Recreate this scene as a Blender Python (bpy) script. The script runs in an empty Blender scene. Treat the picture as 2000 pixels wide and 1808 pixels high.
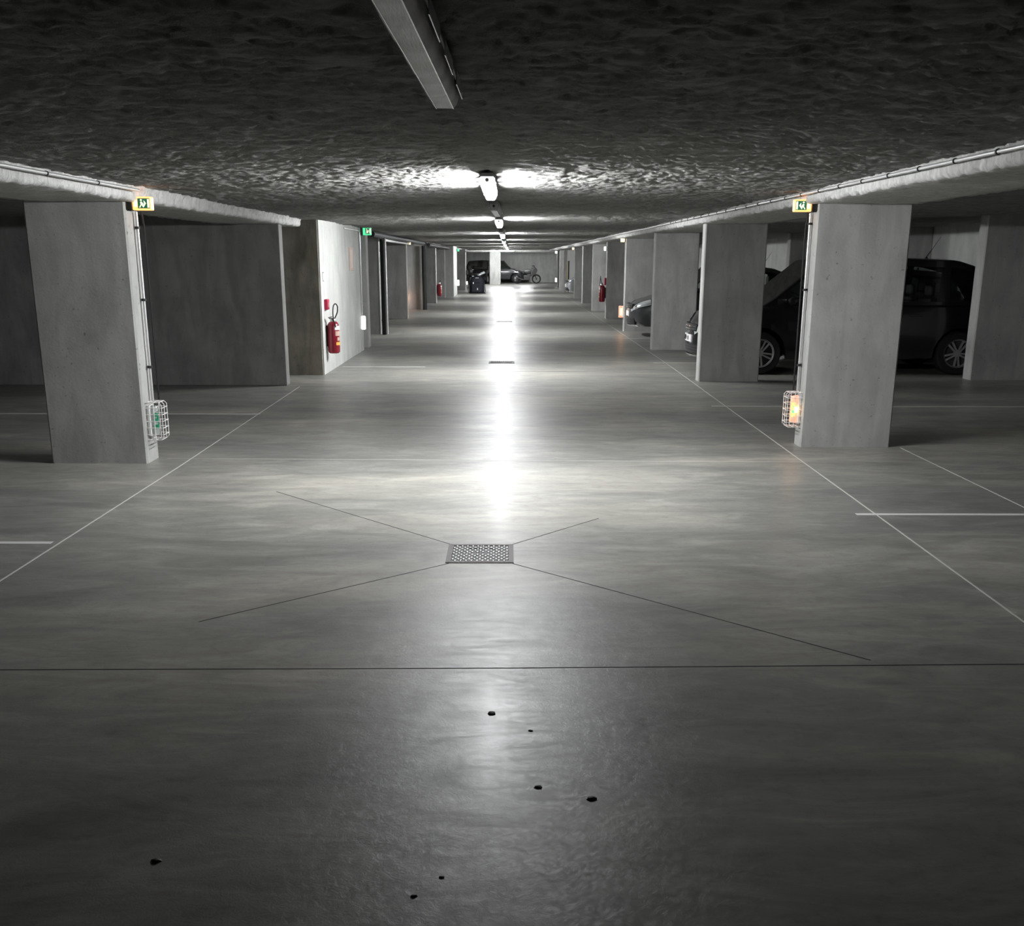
import bpy, math, random
import numpy as np
from mathutils import Vector, Matrix
random.seed(4); RNG = np.random.RandomState(7)
PI = math.pi
SC = bpy.context.scene; COL = SC.collection

# ------------------------------------------------------------------ camera, world, exposure
PITCH, YAW, ROLL = 0.26379, -0.004538, math.radians(0.15)
cd = bpy.data.cameras.new('camera'); cam = bpy.data.objects.new('camera', cd); COL.objects.link(cam)
cd.sensor_width = 36; cd.lens = 36 * 2003 / 2000; cd.shift_y = 142 / 2000
cd.clip_start = .05; cd.clip_end = 200
cam.location = (0, 0, 1.65)
cam.matrix_world = (Matrix.Translation((0, 0, 1.65)) @ Matrix.Rotation(YAW, 4, 'Z') @
                    Matrix.Rotation(PI / 2 - PITCH, 4, 'X') @ Matrix.Rotation(ROLL, 4, 'Z'))
SC.camera = cam
w = bpy.data.worlds.new('world'); SC.world = w; w.use_nodes = True
w.node_tree.nodes['Background'].inputs[0].default_value = (.6, .65, .7, 1)
w.node_tree.nodes['Background'].inputs[1].default_value = 0.0
SC.view_settings.view_transform = 'Standard'; SC.view_settings.look = 'None'
SC.view_settings.gamma = 1; SC.view_settings.exposure = 0.0
SC.view_settings.use_curve_mapping = False
SC.cycles.max_bounces = 6; SC.cycles.diffuse_bounces = 2; SC.cycles.sample_clamp_indirect = 6
TUBE = 270.0          # luminance of the underside of a burning lamp cover
SIDE = 640.0          # its clear flanks, nearest the tube

# ------------------------------------------------------------------ materials
def mat(name, col=(.5, .5, .5), rough=.5, metal=0, emit=None, es=0, coat=0, trans=0, spec=.5, alpha=1, ior=1.45):
    m = bpy.data.materials.new(name); m.use_nodes = True
    b = m.node_tree.nodes['Principled BSDF']
    b.inputs['Base Color'].default_value = (*col, 1); b.inputs['Roughness'].default_value = rough
    b.inputs['Metallic'].default_value = metal; b.inputs['Specular IOR Level'].default_value = spec
    b.inputs['Coat Weight'].default_value = coat; b.inputs['Transmission Weight'].default_value = trans
    b.inputs['IOR'].default_value = ior
    if emit: b.inputs['Emission Color'].default_value = (*emit, 1); b.inputs['Emission Strength'].default_value = es
    return m
class NT:
    def __init__(s, m): s.t = m.node_tree; s.b = s.t.nodes['Principled BSDF']; s.l = s.t.links
    def n(s, typ, **k):
        x = s.t.nodes.new(typ)
        for a, v in k.items(): setattr(x, a, v)
        return x
    def coord(s, scale=(1, 1, 1), rot=(0, 0, 0)):
        g = s.n('ShaderNodeNewGeometry'); mp = s.n('ShaderNodeMapping')
        mp.inputs['Scale'].default_value = scale; mp.inputs['Rotation'].default_value = rot
        s.l.new(g.outputs['Position'], mp.inputs[0]); return mp.outputs[0]
    def noise(s, co, sc, det=4, rough=.55, dist=0):
        x = s.n('ShaderNodeTexNoise'); s.l.new(co, x.inputs['Vector'])
        x.inputs['Scale'].default_value = sc; x.inputs['Detail'].default_value = det
        x.inputs['Roughness'].default_value = rough; x.inputs['Distortion'].default_value = dist
        return x.outputs[0]
    def ramp(s, f, stops):
        x = s.n('ShaderNodeValToRGB'); s.l.new(f, x.inputs[0]); e = x.color_ramp.elements
        while len(e) < len(stops): e.new(.5)
        for i, (p, c) in enumerate(stops):
            e[i].position = p; e[i].color = (*c, 1) if isinstance(c, tuple) else (c, c, c, 1)
        return x.outputs[0]
    def mix(s, f, a, b, mode='MIX'):
        x = s.n('ShaderNodeMix', data_type='RGBA', blend_type=mode)
        for i, v in ((0, f), (6, a), (7, b)):
            if isinstance(v, (int, float)): x.inputs[i].default_value = v if i == 0 else (v, v, v, 1)
            elif isinstance(v, tuple): x.inputs[i].default_value = (*v, 1)
            else: s.l.new(v, x.inputs[i])
        return x.outputs[2]
    def math(s, op, a, b=0):
        x = s.n('ShaderNodeMath', operation=op)
        for i, v in ((0, a), (1, b)):
            if isinstance(v, (int, float)): x.inputs[i].default_value = v
            else: s.l.new(v, x.inputs[i])
        return x.outputs[0]
    def bump(s, h, strength, dist):
        x = s.n('ShaderNodeBump'); x.inputs['Strength'].default_value = strength
        x.inputs['Distance'].default_value = dist; s.l.new(h, x.inputs['Height'])
        s.l.new(x.outputs[0], s.b.inputs['Normal'])
def concrete(name, lo, hi, stain=.75, seed=0.0):
    m = mat(name, rough=.8, spec=.3); t = NT(m)
    c = t.coord(); c.node.inputs['Location'].default_value = (seed, seed * 1.7, 0)
    cs = t.coord((1.5, 1.5, .35)); cs.node.inputs['Location'].default_value = (seed, 0, seed)
    base = t.ramp(t.noise(c, 1.6, 6, .6, .3), [(.3, lo), (.7, hi)])
    st = t.ramp(t.noise(cs, 3.5, 5, .6, .6), [(.32, stain), (.6, 1.0)])
    col = t.mix(1, base, st, 'MULTIPLY')
    pit = t.ramp(t.noise(c, 26, 3, .7), [(.28, .55), (.36, 1.0)])
    col = t.mix(1, col, pit, 'MULTIPLY')
    t.l.new(col, t.b.inputs['Base Color'])
    t.bump(t.noise(c, 40, 4, .7), .35, .004)
    return m
M = {}
M['wall'] = concrete('cast_concrete', (.36, .365, .35), (.48, .48, .46), .78)
M['wall_shaded'] = concrete('shaded_bay_concrete', (.20, .205, .195), (.30, .30, .29), .75, 7.7)  # cast concrete darkened: the left bay's shade is put into its colour
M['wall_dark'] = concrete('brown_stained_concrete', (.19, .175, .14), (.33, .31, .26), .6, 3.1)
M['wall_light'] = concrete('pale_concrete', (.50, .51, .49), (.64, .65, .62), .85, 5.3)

M['wall_pale'] = concrete('white_washed_concrete', (.66, .67, .66), (.78, .78, .77), .9, 2.2)

def make_floor_mat():
    m = mat('power_floated_floor', rough=.35, spec=.5); t = NT(m)
    c = t.coord(); cs = t.coord((.5, 1.5, 1)); cl = t.coord((.35, 1.0, 1), (0, 0, .15))
    n1 = t.noise(cl, .8, 6, .6, .8)
    base = t.ramp(n1, [(.28, (.17, .172, .162)), (.48, (.235, .232, .215)), (.62, (.31, .30, .268)), (.75, (.385, .36, .31))])
    n2 = t.noise(cs, 3.2, 7, .68, 1.2)
    base = t.mix(1, base, t.ramp(n2, [(.28, .70), (.5, .95), (.68, 1.25)]), 'MULTIPLY')
    n3 = t.noise(c, 18, 5, .7, .6)
    base = t.mix(1, base, t.ramp(n3, [(.25, .8), (.5, 1.0)]), 'MULTIPLY')
    t.l.new(base, t.b.inputs['Base Color'])
    r = t.ramp(t.noise(cs, 5, 7, .75, 1.5), [(.25, .34), (.5, .41), (.75, .53)])
    t.l.new(r, t.b.inputs['Roughness'])
    h = t.math('ADD', t.math('MULTIPLY', t.noise(c, 30, 5, .75, 2.0), .5), t.math('MULTIPLY', t.noise(c, 5, 3, .5), 1.0))
    t.bump(h, .30, .007)
    t.b.inputs['Specular IOR Level'].default_value = .42
    t.b.inputs['Coat Weight'].default_value = .055; t.b.inputs['Coat Roughness'].default_value = .22; t.b.inputs['Coat IOR'].default_value = 1.4
    return m
M['floor'] = make_floor_mat()
def make_ceiling_mat():
    m = mat('sprayed_ceiling', rough=.85, spec=.35); t = NT(m)
    c = t.coord()
    base = t.ramp(t.noise(c, 9, 5, .65, .5), [(.25, (.22, .22, .205)), (.7, (.40, .40, .385))])
    blot = t.ramp(t.noise(c, 2.2, 4, .6, .8), [(.3, .75), (.6, 1.0)])
    t.l.new(t.mix(1, base, blot, 'MULTIPLY'), t.b.inputs['Base Color'])
    t.bump(t.noise(c, 70, 5, .8, .8), 1.0, .013)
    return m
M['ceil'] = make_ceiling_mat()
def make_flock():
    m = mat('flocked_beam', rough=.85, spec=.3); t = NT(m)
    c = t.coord((1, 2.2, .6)); c2 = t.coord()
    base = t.ramp(t.noise(c, 14, 5, .7, .8), [(.3, (.36, .36, .35)), (.6, (.60, .60, .58))])
    t.l.new(base, t.b.inputs['Base Color'])
    t.bump(t.noise(c2, 60, 5, .8, .8), .8, .010)
    return m
M['flock'] = make_flock()
M['seam'] = mat('pale_joint_filler', (.55, .54, .51), .6)
M['joint'] = mat('dark_saw_cut', (.03, .03, .03), .8)
M['paint'] = mat('road_paint', (.62, .62, .60), .5)
M['lit'] = mat('lit_diffuser', (.9, .9, .9), .3, emit=(.97, .985, 1.0), es=TUBE)
M['litside'] = mat('lit_diffuser_flank', (.9, .9, .9), .3, emit=(.97, .985, 1.0), es=SIDE)
M['litwhite'] = mat('lit_white_lens', (.9, .9, .9), .3, emit=(.95, 1.0, .95), es=3)
def make_diffuser():
    m = mat('prismatic_diffuser', (.42, .42, .41), .28, spec=.6); t = NT(m)
    c = t.coord((1, 1, 1))
    wv = t.n('ShaderNodeTexWave', wave_type='BANDS', bands_direction='Y'); wv.inputs['Scale'].default_value = 1.4
    wv.inputs['Distortion'].default_value = 3; wv.inputs['Detail'].default_value = 3; t.l.new(c, wv.inputs[0])
    t.l.new(t.ramp(wv.outputs[1], [(.2, .26), (.8, .46)]), t.b.inputs['Base Color'])
    t.bump(t.noise(t.coord((60, 4, 60)), 4, 2), .3, .002)
    return m
M['diff'] = make_diffuser()
M['tray'] = mat('grey_luminaire_tray', (.30, .30, .30), .4)
M['steel'] = mat('steel', (.6, .6, .6), .3, 1)
M['galv'] = mat('galvanised_conduit', (.62, .62, .62), .38, .6)
M['black'] = mat('black_plastic', (.012, .012, .012), .5)
M['rubber'] = mat('tyre_rubber', (.012, .012, .012), .75)
M['dkgrey'] = mat('dark_grey_plastic', (.05, .05, .05), .5)
M['wire'] = mat('white_coated_wire', (.85, .83, .81), .35)
M['iron'] = mat('cast_iron', (.075, .062, .062), .6, .2)
M['pit'] = mat('drain_pit', (.01, .01, .01), .6)
M['water'] = mat('drain_pit_reflection', (.5, .5, .5), .1, 1)
M['red'] = mat('extinguisher_red', (.22, .008, .022), .28, coat=.3)
M['signred'] = mat('sign_red', (.42, .012, .06), .4)
M['white'] = mat('white_label', (.8, .8, .8), .5)
M['yellow'] = mat('yellow_label', (.75, .42, .08), .5)
M['pinkish'] = mat('faded_notice_border', (.52, .36, .30), .6)
M['paper'] = mat('notice_paper', (.60, .50, .44), .6)
M['orange'] = mat('orange_lit_lens', (.9, .5, .2), .3, emit=(1.0, .36, .10), es=2.2)
M['orangehot'] = mat('orange_lamp_core', (.9, .6, .2), .3, emit=(1.0, .50, .12), es=14)
M['warmlens'] = mat('warm_lit_lens', (.9, .6, .4), .3, emit=(1.0, .50, .32), es=32)
M['yellowlit'] = mat('yellow_lit_label', (.9, .8, .2), .3, emit=(.95, .85, .12), es=1.6)
M['yellowsign'] = mat('pale_yellow_lit_lens', (.9, .8, .4), .3, emit=(1.0, .72, .32), es=3.0)
M['greensign'] = mat('green_pictogram', (.02, .16, .09), .4, emit=(.05, .25, .12), es=.25)
M['greenlit'] = mat('green_lit_panel', (.05, .6, .25), .4, emit=(.08, .85, .32), es=1.3)
M['greenlbl'] = mat('green_label', (.03, .30, .16), .4, emit=(.02, .30, .16), es=.25)
M['arrow'] = mat('white_pictogram', (.9, .9, .8), .4, emit=(.95, .95, .65), es=.9)
M['clear'] = mat('clear_lens', (.85, .9, .88), .12, trans=.85, spec=.5)
M['clearorange'] = mat('orange_tinted_lens', (.95, .62, .52), .2, trans=.6, emit=(1.0, .42, .28), es=.5)
M['pipe'] = mat('dark_drain_pipe', (.028, .03, .03), .6, spec=.3)
M['lpipe'] = mat('grey_pipe', (.50, .50, .49), .4)
M['carblack'] = mat('black_car_paint', (.006, .006, .007), .22, coat=.5)
M['cargrey'] = mat('dark_grey_car_paint', (.04, .042, .045), .3, .2, coat=.5)
M['carsilver'] = mat('silver_car_paint', (.42, .43, .45), .3, .5, coat=.5)
def make_glass():
    m = bpy.data.materials.new('car_glass'); m.use_nodes = True; t = m.node_tree; t.nodes.clear()
    o = t.nodes.new('ShaderNodeOutputMaterial'); mx = t.nodes.new('ShaderNodeMixShader')
    a = t.nodes.new('ShaderNodeBsdfTransparent'); a.inputs[0].default_value = (.62, .66, .64, 1)
    g = t.nodes.new('ShaderNodeBsdfGlossy'); g.inputs['Roughness'].default_value = .04
    f = t.nodes.new('ShaderNodeFresnel'); f.inputs[0].default_value = 1.45
    t.links.new(f.outputs[0], mx.inputs[0]); t.links.new(a.outputs[0], mx.inputs[1])
    t.links.new(g.outputs[0], mx.inputs[2]); t.links.new(mx.outputs[0], o.inputs[0]); return m
M['glass'] = make_glass()
M['alloy'] = mat('alloy_wheel', (.50, .50, .51), .32, .45)
M['chrome'] = mat('chrome', (.8, .8, .8), .12, 1)
M['headlamp'] = mat('headlamp_lens', (.55, .58, .58), .12, .3, coat=1)
M['taillamp'] = mat('tail_lamp', (.3, .01, .01), .2, coat=1)
M['plate'] = mat('number_plate', (.75, .75, .75), .4)
M['navy'] = mat('navy_fabric', (.006, .008, .015), .7)
M['reflect'] = mat('reflective_tab', (.85, .85, .85), .3)
M['doorwhite'] = mat('white_painted_door', (.82, .82, .80), .5)
M['yellowpaint'] = mat('yellow_stripe', (.65, .48, .10), .5)
M['debris'] = mat('dark_grit', (.008, .008, .008), .6)

# ------------------------------------------------------------------ mesh helpers
class MB:
    def __init__(s): s.v = []; s.f = []
    def add(s, vs, fs):
        o = len(s.v); s.v += [tuple(p) for p in vs]; s.f += [tuple(i + o for i in f) for f in fs]; return s
    def box(s, x0, x1, y0, y1, z0, z1, R=None):
        vs = [Vector((x, y, z)) for x in (x0, x1) for y in (y0, y1) for z in (z0, z1)]
        if R: vs = [R @ p for p in vs]
        return s.add(vs, [(0, 1, 3, 2), (4, 6, 7, 5), (0, 4, 5, 1), (2, 3, 7, 6), (0, 2, 6, 4), (1, 5, 7, 3)])
    def tube(s, pts, r, n=10, closed=False, cap=True):
        pts = [Vector(p) for p in pts]; N = len(pts); rr = r if isinstance(r, (list, tuple)) else [r] * N
        vs = []; up = None
        for i, p in enumerate(pts):
            a = pts[(i - 1) % N] if (closed or i > 0) else p; b = pts[(i + 1) % N] if (closed or i < N - 1) else p
            d = (b - a).normalized()
            if up is None: up = Vector((0, 0, 1)) if abs(d.z) < .9 else Vector((1, 0, 0))
            u = (up - d * up.dot(d)).normalized(); up = u; v2 = d.cross(u)
            for k in range(n):
                t = 2 * PI * k / n; vs.append(p + (u * math.cos(t) + v2 * math.sin(t)) * rr[i])
        fs = []
        for i in range(N if closed else N - 1):
            j = (i + 1) % N
            for k in range(n): fs.append((i * n + k, i * n + (k + 1) % n, j * n + (k + 1) % n, j * n + k))
        if cap and not closed:
            fs.append(tuple(range(n))[::-1]); fs.append(tuple((N - 1) * n + k for k in range(n)))
        return s.add(vs, fs)
    def lathe(s, prof, c=(0, 0, 0), axis='z', n=24, R=None, cap=True):
        vs = []
        for r, h in prof:
            for k in range(n):
                t = 2 * PI * k / n; a, b = r * math.cos(t), r * math.sin(t)
                p = {'z': (a, b, h), 'y': (a, h, b), 'x': (h, a, b)}[axis]
                p = Vector(p)
                if R: p = R @ p
                vs.append(p + Vector(c))
        m = len(prof)
        fs = [(i * n + k, i * n + (k + 1) % n, (i + 1) * n + (k + 1) % n, (i + 1) * n + k) for i in range(m - 1) for k in range(n)]
        fs += [tuple(range(n)), tuple((m - 1) * n + k for k in range(n))] if cap else []
        return s.add(vs, fs)
    def prism(s, poly, a, b, axis='y'):
        n = len(poly); vs = []
        for h in (a, b):
            for p, q in poly:
                vs.append({'y': (p, h, q), 'x': (h, p, q), 'z': (p, q, h)}[axis])
        fs = [(k, (k + 1) % n, n + (k + 1) % n, n + k) for k in range(n)] + [tuple(range(n)), tuple(range(n, 2 * n))[::-1]]
        return s.add(vs, fs)
    def build(s, name, m, parent=None, smooth=False, bevel=0, seg=2):
        me = bpy.data.meshes.new(name); me.from_pydata(s.v, [], s.f); me.validate()
        import bmesh
        bm = bmesh.new(); bm.from_mesh(me); bmesh.ops.recalc_face_normals(bm, faces=bm.faces); bm.to_mesh(me); bm.free()
        me.materials.append(M[m] if isinstance(m, str) else m)
        o = bpy.data.objects.new(name, me); COL.objects.link(o)
        if parent: o.parent = parent
        if smooth:
            me.polygons.foreach_set('use_smooth', [True] * len(me.polygons))
            if smooth != 2:
                try:
                    me.set_sharp_from_angle(angle=math.radians(40))
                except Exception: pass
        if bevel:
            b = o.modifiers.new('bevel', 'BEVEL'); b.width = bevel; b.segments = seg; b.limit_method = 'ANGLE'
        return o
def tag(o, label=None, cat=None, group=None, kind=None):
    if label: o['label'] = label
    if cat: o['category'] = cat
    if group: o['group'] = group
    if kind: o['kind'] = kind
    return o
def empty(name, loc=(0, 0, 0), rz=0, label=None, cat=None, group=None):
    o = bpy.data.objects.new(name, None); COL.objects.link(o); o.location = loc; o.rotation_euler = (0, 0, rz)
    o.empty_display_size = .1
    return tag(o, label, cat, group)
def struct(mb, name, m, **k): return tag(mb.build(name, m, **k), kind='structure')
def kids(o): return [c for c in bpy.data.objects if c.parent == o]
def copy_tree(o, parent=None):
    c = o.copy(); COL.objects.link(c); c.parent = parent
    for ch in kids(o): copy_tree(ch, c)
    return c
def vnoise(X, Y, seed):
    xi = np.floor(X).astype(np.int64); yi = np.floor(Y).astype(np.int64); xf = X - xi; yf = Y - yi
    xf = xf * xf * (3 - 2 * xf); yf = yf * yf * (3 - 2 * yf)
    def h(a, b):
        n = (a * 374761393 + b * 668265263 + seed * 974711) & 0x7fffffff
        n = ((n ^ (n >> 13)) * 1274126177) & 0x7fffffff
        return ((n ^ (n >> 16)) & 0xffff) / 65535.0
    return (h(xi, yi) * (1 - xf) + h(xi + 1, yi) * xf) * (1 - yf) + (h(xi, yi + 1) * (1 - xf) + h(xi + 1, yi + 1) * xf) * yf
def grid_mesh(name, P, m, parent=None, smooth=True):   # P: (ny,nx,3)
    ny, nx = P.shape[:2]; me = bpy.data.meshes.new(name)
    i = np.arange(ny * nx).reshape(ny, nx)
    q = np.stack([i[:-1, :-1], i[:-1, 1:], i[1:, 1:], i[1:, :-1]], -1).reshape(-1, 4)
    return P.reshape(-1, 3), q
def build_grids(name, parts, m, kind=None, parent=None):
    vs = []; qs = []; o = 0
    for P in parts:
        v, q = grid_mesh(name, P, m); vs.append(v); qs.append(q + o); o += len(v)
    v = np.concatenate(vs); q = np.concatenate(qs)
    me = bpy.data.meshes.new(name)
    me.vertices.add(len(v)); me.vertices.foreach_set('co', v.astype(np.float32).ravel())
    me.loops.add(len(q) * 4); me.loops.foreach_set('vertex_index', q.astype(np.int32).ravel())
    me.polygons.add(len(q)); me.polygons.foreach_set('loop_start', np.arange(0, len(q) * 4, 4, dtype=np.int32))
    me.update(calc_edges=True); me.validate()
    me.polygons.foreach_set('use_smooth', [True] * len(me.polygons)); me.materials.append(M[m])
    ob = bpy.data.objects.new(name, me); COL.objects.link(ob)
    if kind: ob['kind'] = kind
    return ob

# ------------------------------------------------------------------ the shell
XL, XR, YB, YF = -8.0, 7.9, -5.0, 76.5
def cz(x): return 2.202 + .006 * x                     # ceiling height over the aisle
struct(MB().box(XL - .2, XR + .2, YB - .2, YF + .2, -.15, 0), 'floor', 'floor')
def lumpy(X, Y):
    n = (vnoise(X * 9, Y * 9, 1) * .36 + vnoise(X * 22, Y * 22, 2) * .34 + vnoise(X * 43, Y * 43, 3) * .30)
    big = vnoise(X * 1.1, Y * 1.1, 5)
    return (n - .5) * .050 + (big - .5) * .02 - .05 * np.clip(.36 - n, 0, 1) * -1
def ceil_grid(x0, x1, y0, y1, d):
    xs = np.linspace(x0, x1, int((x1 - x0) / d) + 1); ys = np.linspace(y0, y1, int((y1 - y0) / d) + 1)
    X, Y = np.meshgrid(xs, ys); Z = 2.202 + .006 * X + lumpy(X, Y)
    return np.stack([X, Y, Z], -1)
build_grids('ceiling', [ceil_grid(-3.4, 3.3, 1.6, 12, .0135), ceil_grid(-3.4, 3.3, 12, 30, .036), ceil_grid(-3.4, 3.3, 30, 76.4, .09),
                        ceil_grid(-3.4, 3.3, YB, 1.6, .2), ceil_grid(XL, -3.4, YB, 76.4, .15), ceil_grid(3.3, XR, YB, 76.4, .15)], 'ceil', kind='structure')
struct(MB().box(XL - .2, XR + .2, YB - .2, YF + .2, 2.30, 2.45), 'ceiling_slab', 'ceil')
struct(MB().box(XR, XR + .2, YB, YF, 0, 2.3), 'wall_right', 'wall_light')
struct(MB().box(XL - .2, XL, YB, YF, 0, 2.3), 'wall_left', 'wall_shaded')
struct(MB().box(XL, XR, YB - .2, YB, 0, 2.3), 'wall_back', 'wall')
struct(MB().box(XL, XR, YF, YF + .2, 0, 2.3), 'wall_far', 'wall_light')

def beam(name, side, y0, y1, xe, zb, width, d=.02):
    # rounded lumpy downstand: profile in (x,z), swept along y.  xe = x of the aisle face
    prof = []
    zt = cz(xe)
    for a in np.linspace(0, 1, 9): prof.append((xe - side * .035 * (1 - a) ** 1.5 + 0, zt + .01 + (zb + .035 - zt) * a))
    for a in np.linspace(.15, 1, 5):
        t = a * PI / 2; prof.append((xe + side * .035 * (1 - math.cos(t)), zb + .035 * (1 - math.sin(t))))
    for a in np.linspace(.1, 1, 8): prof.append((xe + side * (.035 + (width - .035) * a), zb))
    prof.append((xe + side * width, cz(xe) + .05))
    prof = np.array(prof); ny = int((y1 - y0) / d) + 1; ys = np.linspace(y0, y1, ny)
    S = np.concatenate([[0], np.cumsum(np.hypot(*np.diff(prof, axis=0).T))])
    SS, YY = np.meshgrid(S, ys)
    n = (vnoise(SS * 14, YY * 14, 11) * .5 + vnoise(SS * 34, YY * 34, 12) * .35 + vnoise(SS * 4, YY * 1.5, 13) * .4 - .6) * .040
    X = prof[:, 0][None] + side * n * .8; Z = prof[:, 1][None] + n * .7 + 0 * YY
    # rounded end
    return np.stack([X, YY, Z], -1)
def cap_end(P, y):     # close the far end of a beam with a rounded cap
    e = P[-1]; c = e.mean(0); rows = []
    for t, s in ((.04, .95), (.08, .8), (.10, .5), (.105, .02)):
        r = c + (e - c) * s; r[:, 1] = y + t; rows.append(r)
    return np.stack([e] + rows)
bl = beam('b', -1, YB, 15.02, -2.90, 2.075, .86, .02); 
build_grids('trim_1', [bl], 'flock', kind='structure')
bb = beam('b', 1, YB, 30.0, 2.56, 2.112, .92, .02); bb2 = beam('b', 1, 30.0, 66, 2.60, 2.112, .88, .06)
build_grids('trim_2', [bb, bb2], 'flock', kind='structure')
build_grids('trim_3', [beam('b', -1, 35.5, 46.8, -2.72, 2.10, .8, .06), beam('b', -1, 50.8, 69.8, -2.6, 2.10, .8, .06)], 'flock', kind='structure')
struct(MB().box(-8, 7.9, 69.95, 70.2, 2.07, 2.3), 'trim_4', 'flock')
# pale saw-cut seams and dark joints let into the floor
def strip(name, p, q, wdt, m, z=.0012):
    p = Vector((*p, 0)); q = Vector((*q, 0)); d = (q - p).normalized(); n = Vector((-d.y, d.x, 0)) * wdt / 2
    mb = MB(); vs = []
    for h in (0.0, z): vs += [(*(a.xy), h) for a in (p - n, p + n, q + n, q - n)]
    mb.add(vs, [(0, 1, 2, 3), (4, 5, 6, 7), (0, 1, 5, 4), (1, 2, 6, 5), (2, 3, 7, 6), (3, 0, 4, 7)])
    return mb
seams = [((-2.66, -4), (-2.68, 5.2)), ((-2.68, 5.2), (-2.69, 8.35)), ((-2.69, 8.35), (-2.77, 13.7)), ((2.42, -4), (2.44, 4.56)), ((2.44, 4.56), (2.47, 6.56)), ((2.47, 6.56), (2.5, 9)), ((2.5, 9), (2.6, 17.0)), ((2.6, 17), (2.66, 60)), ((3.57, -4), (3.57, 9.2))]
t_i = 5
for a, b in seams:
    struct(strip('s', a, b, .011, 'seam'), 'trim_%d' % t_i, 'seam'); t_i += 1
for a, b, wd in [((-7.9, 3.90), (0, 3.99), .006), ((0, 3.99), (7.8, 4.16), .006), ((-.335, 5.905), (-1.69, 7.335), .005), ((.025, 5.905), (.60, 6.55), .005),
             ((-.33, 5.51), (-1.45, 4.55), .005), ((.03, 5.51), (1.55, 4.08), .006), ((-2.6, 15.7), (2.6, 15.6), .006), ((-2.6, 27), (2.6, 27), .008)]:
    struct(strip('s', a, b, wd, 'joint'), 'trim_%d' % t_i, 'joint'); t_i += 1
struct(strip('s', (-2.9, 8.62), (2.5, 8.5), .006, 'seam'), 'trim_%d' % t_i, 'seam'); t_i += 1

def pline(x0, x1, y, label, grp, wd=.05):
    o = tag(strip('l', (x0, y), (x1, y), wd, 'paint', .0016).build('painted_line', 'paint'), label, 'painted line', grp)
G = 'white painted lines dividing the parking bays'
pline(2.34, 7.7, 6.67, 'white painted bay line at right front, nearest the camera', G)
pline(-7.8, -2.73, 5.93, 'white painted bay line at the left edge of the photo, before the first left pier', G)
pline(-7.8, -2.71, 11.2, 'thin white bay line behind the first left pier', G, .035)
pline(2.37, 7.7, 11.9, 'thin faint bay line just behind the first right pier', G, .03)
pline(2.40, 7.7, 17.05, 'thin white bay line under the black car behind the second right pier', G, .04)
pline(2.50, 7.7, 22.4, 'thin white bay line before the dark car with the visible headlamp', G, .04)
pline(-2.6, -1.3, 16.3, 'short worn pale line on the floor beside the fire extinguisher wall', G, .05)

# ------------------------------------------------------------------ concrete piers
GR = 'concrete piers along the right side of the aisle'; GL = 'concrete piers along the left side of the aisle'; GRB = 'rear concrete piers of the right bays'
def pier(x0, x1, y0, y1, label, grp, m='wall', top=2.14, bev=.012):
    # cast pier with chamfered arrises and a faint formwork joint
    mb = MB(); c = .014
    poly = [(x0 + c, y0), (x1 - c, y0), (x1, y0 + c), (x1, y1 - c), (x1 - c, y1), (x0 + c, y1), (x0, y1 - c), (x0, y0 + c)]
    mb.prism(poly, 0, top, 'z')
    return tag(mb.build('concrete_pier', m), label, 'pillar', grp)
RP = [(2.66, 3.48, 9.22, 9.42, 'large bright concrete pier at right carrying an orange exit sign and a lit caged lamp'),
      (2.66, 3.50, 14.38, 14.60, 'dark-faced concrete pier hiding the middle of the long black car, second on the right'),
      (2.71, 3.52, 19.55, 19.80, 'plain grey concrete pier standing left of the silver-fronted plate, third on the right'),
      (2.73, 3.55, 24.62, 24.85, 'concrete pier behind the dark car with headlamp, a yellow exit sign at its top'),
      (2.80, 3.60, 30.0, 30.25, 'concrete pier on the right with a fire extinguisher on its edge'),
      (2.76, 3.60, 34.5, 34.75, 'pale grey concrete pier directly behind the right-hand fire extinguisher'),
      (2.85, 3.65, 40.4, 40.7, 'narrow concrete pier on the right, third before the silver car'),
      (2.85, 3.65, 45.2, 45.5, 'dark narrow concrete pier just in front of the silver car nose'),
      (2.86, 3.7, 54.3, 54.6, 'distant concrete pier just behind the silver car'),
      (2.88, 3.7, 59.0, 59.3, 'distant grey concrete pier on the right, last but one before the far opening'),
      (3.02, 3.9, 64.4, 64.7, 'farthest right concrete pier, with two small white lamps on its edge')]
for r in RP: pier(r[0], r[1], r[2], r[3], r[4], GR, top=2.135)
pier(2.66, 3.48, 4.0, 4.2, 'concrete pier at right outside the picture', GR, top=2.135)
pier(-3.78, -2.985, 3.0, 3.25, 'concrete pier at left outside the picture', GL, top=2.10)
pier(-3.78, -2.985, 8.39, 8.67, 'large concrete pier at left front with an exit sign and an unlit caged lamp', GL, top=2.10)
rear = [(14.64, 'rear concrete pier at the far right of the photo, right of the black car wheel'), (19.8, 'rear concrete pier seen over the roof of the black car'),
        (24.8, 'dark rear concrete pier seen above the windscreen of the black car')]
for y, l in rear: pier(6.57, XR, y, y + .25, l, GRB, top=2.245)
for y in (9.4, 4.2): pier(6.57 if y < 5 else 8.0, XR if y < 5 else 8.1, y, y + .25, 'rear concrete pier outside the picture', GRB, top=2.245) if y < 5 else None
struct(MB().box(XL, -2.955, 13.8, 14.0, 0, 2.26), 'wall_left_bay', 'wall_shaded', bevel=.01)
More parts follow.
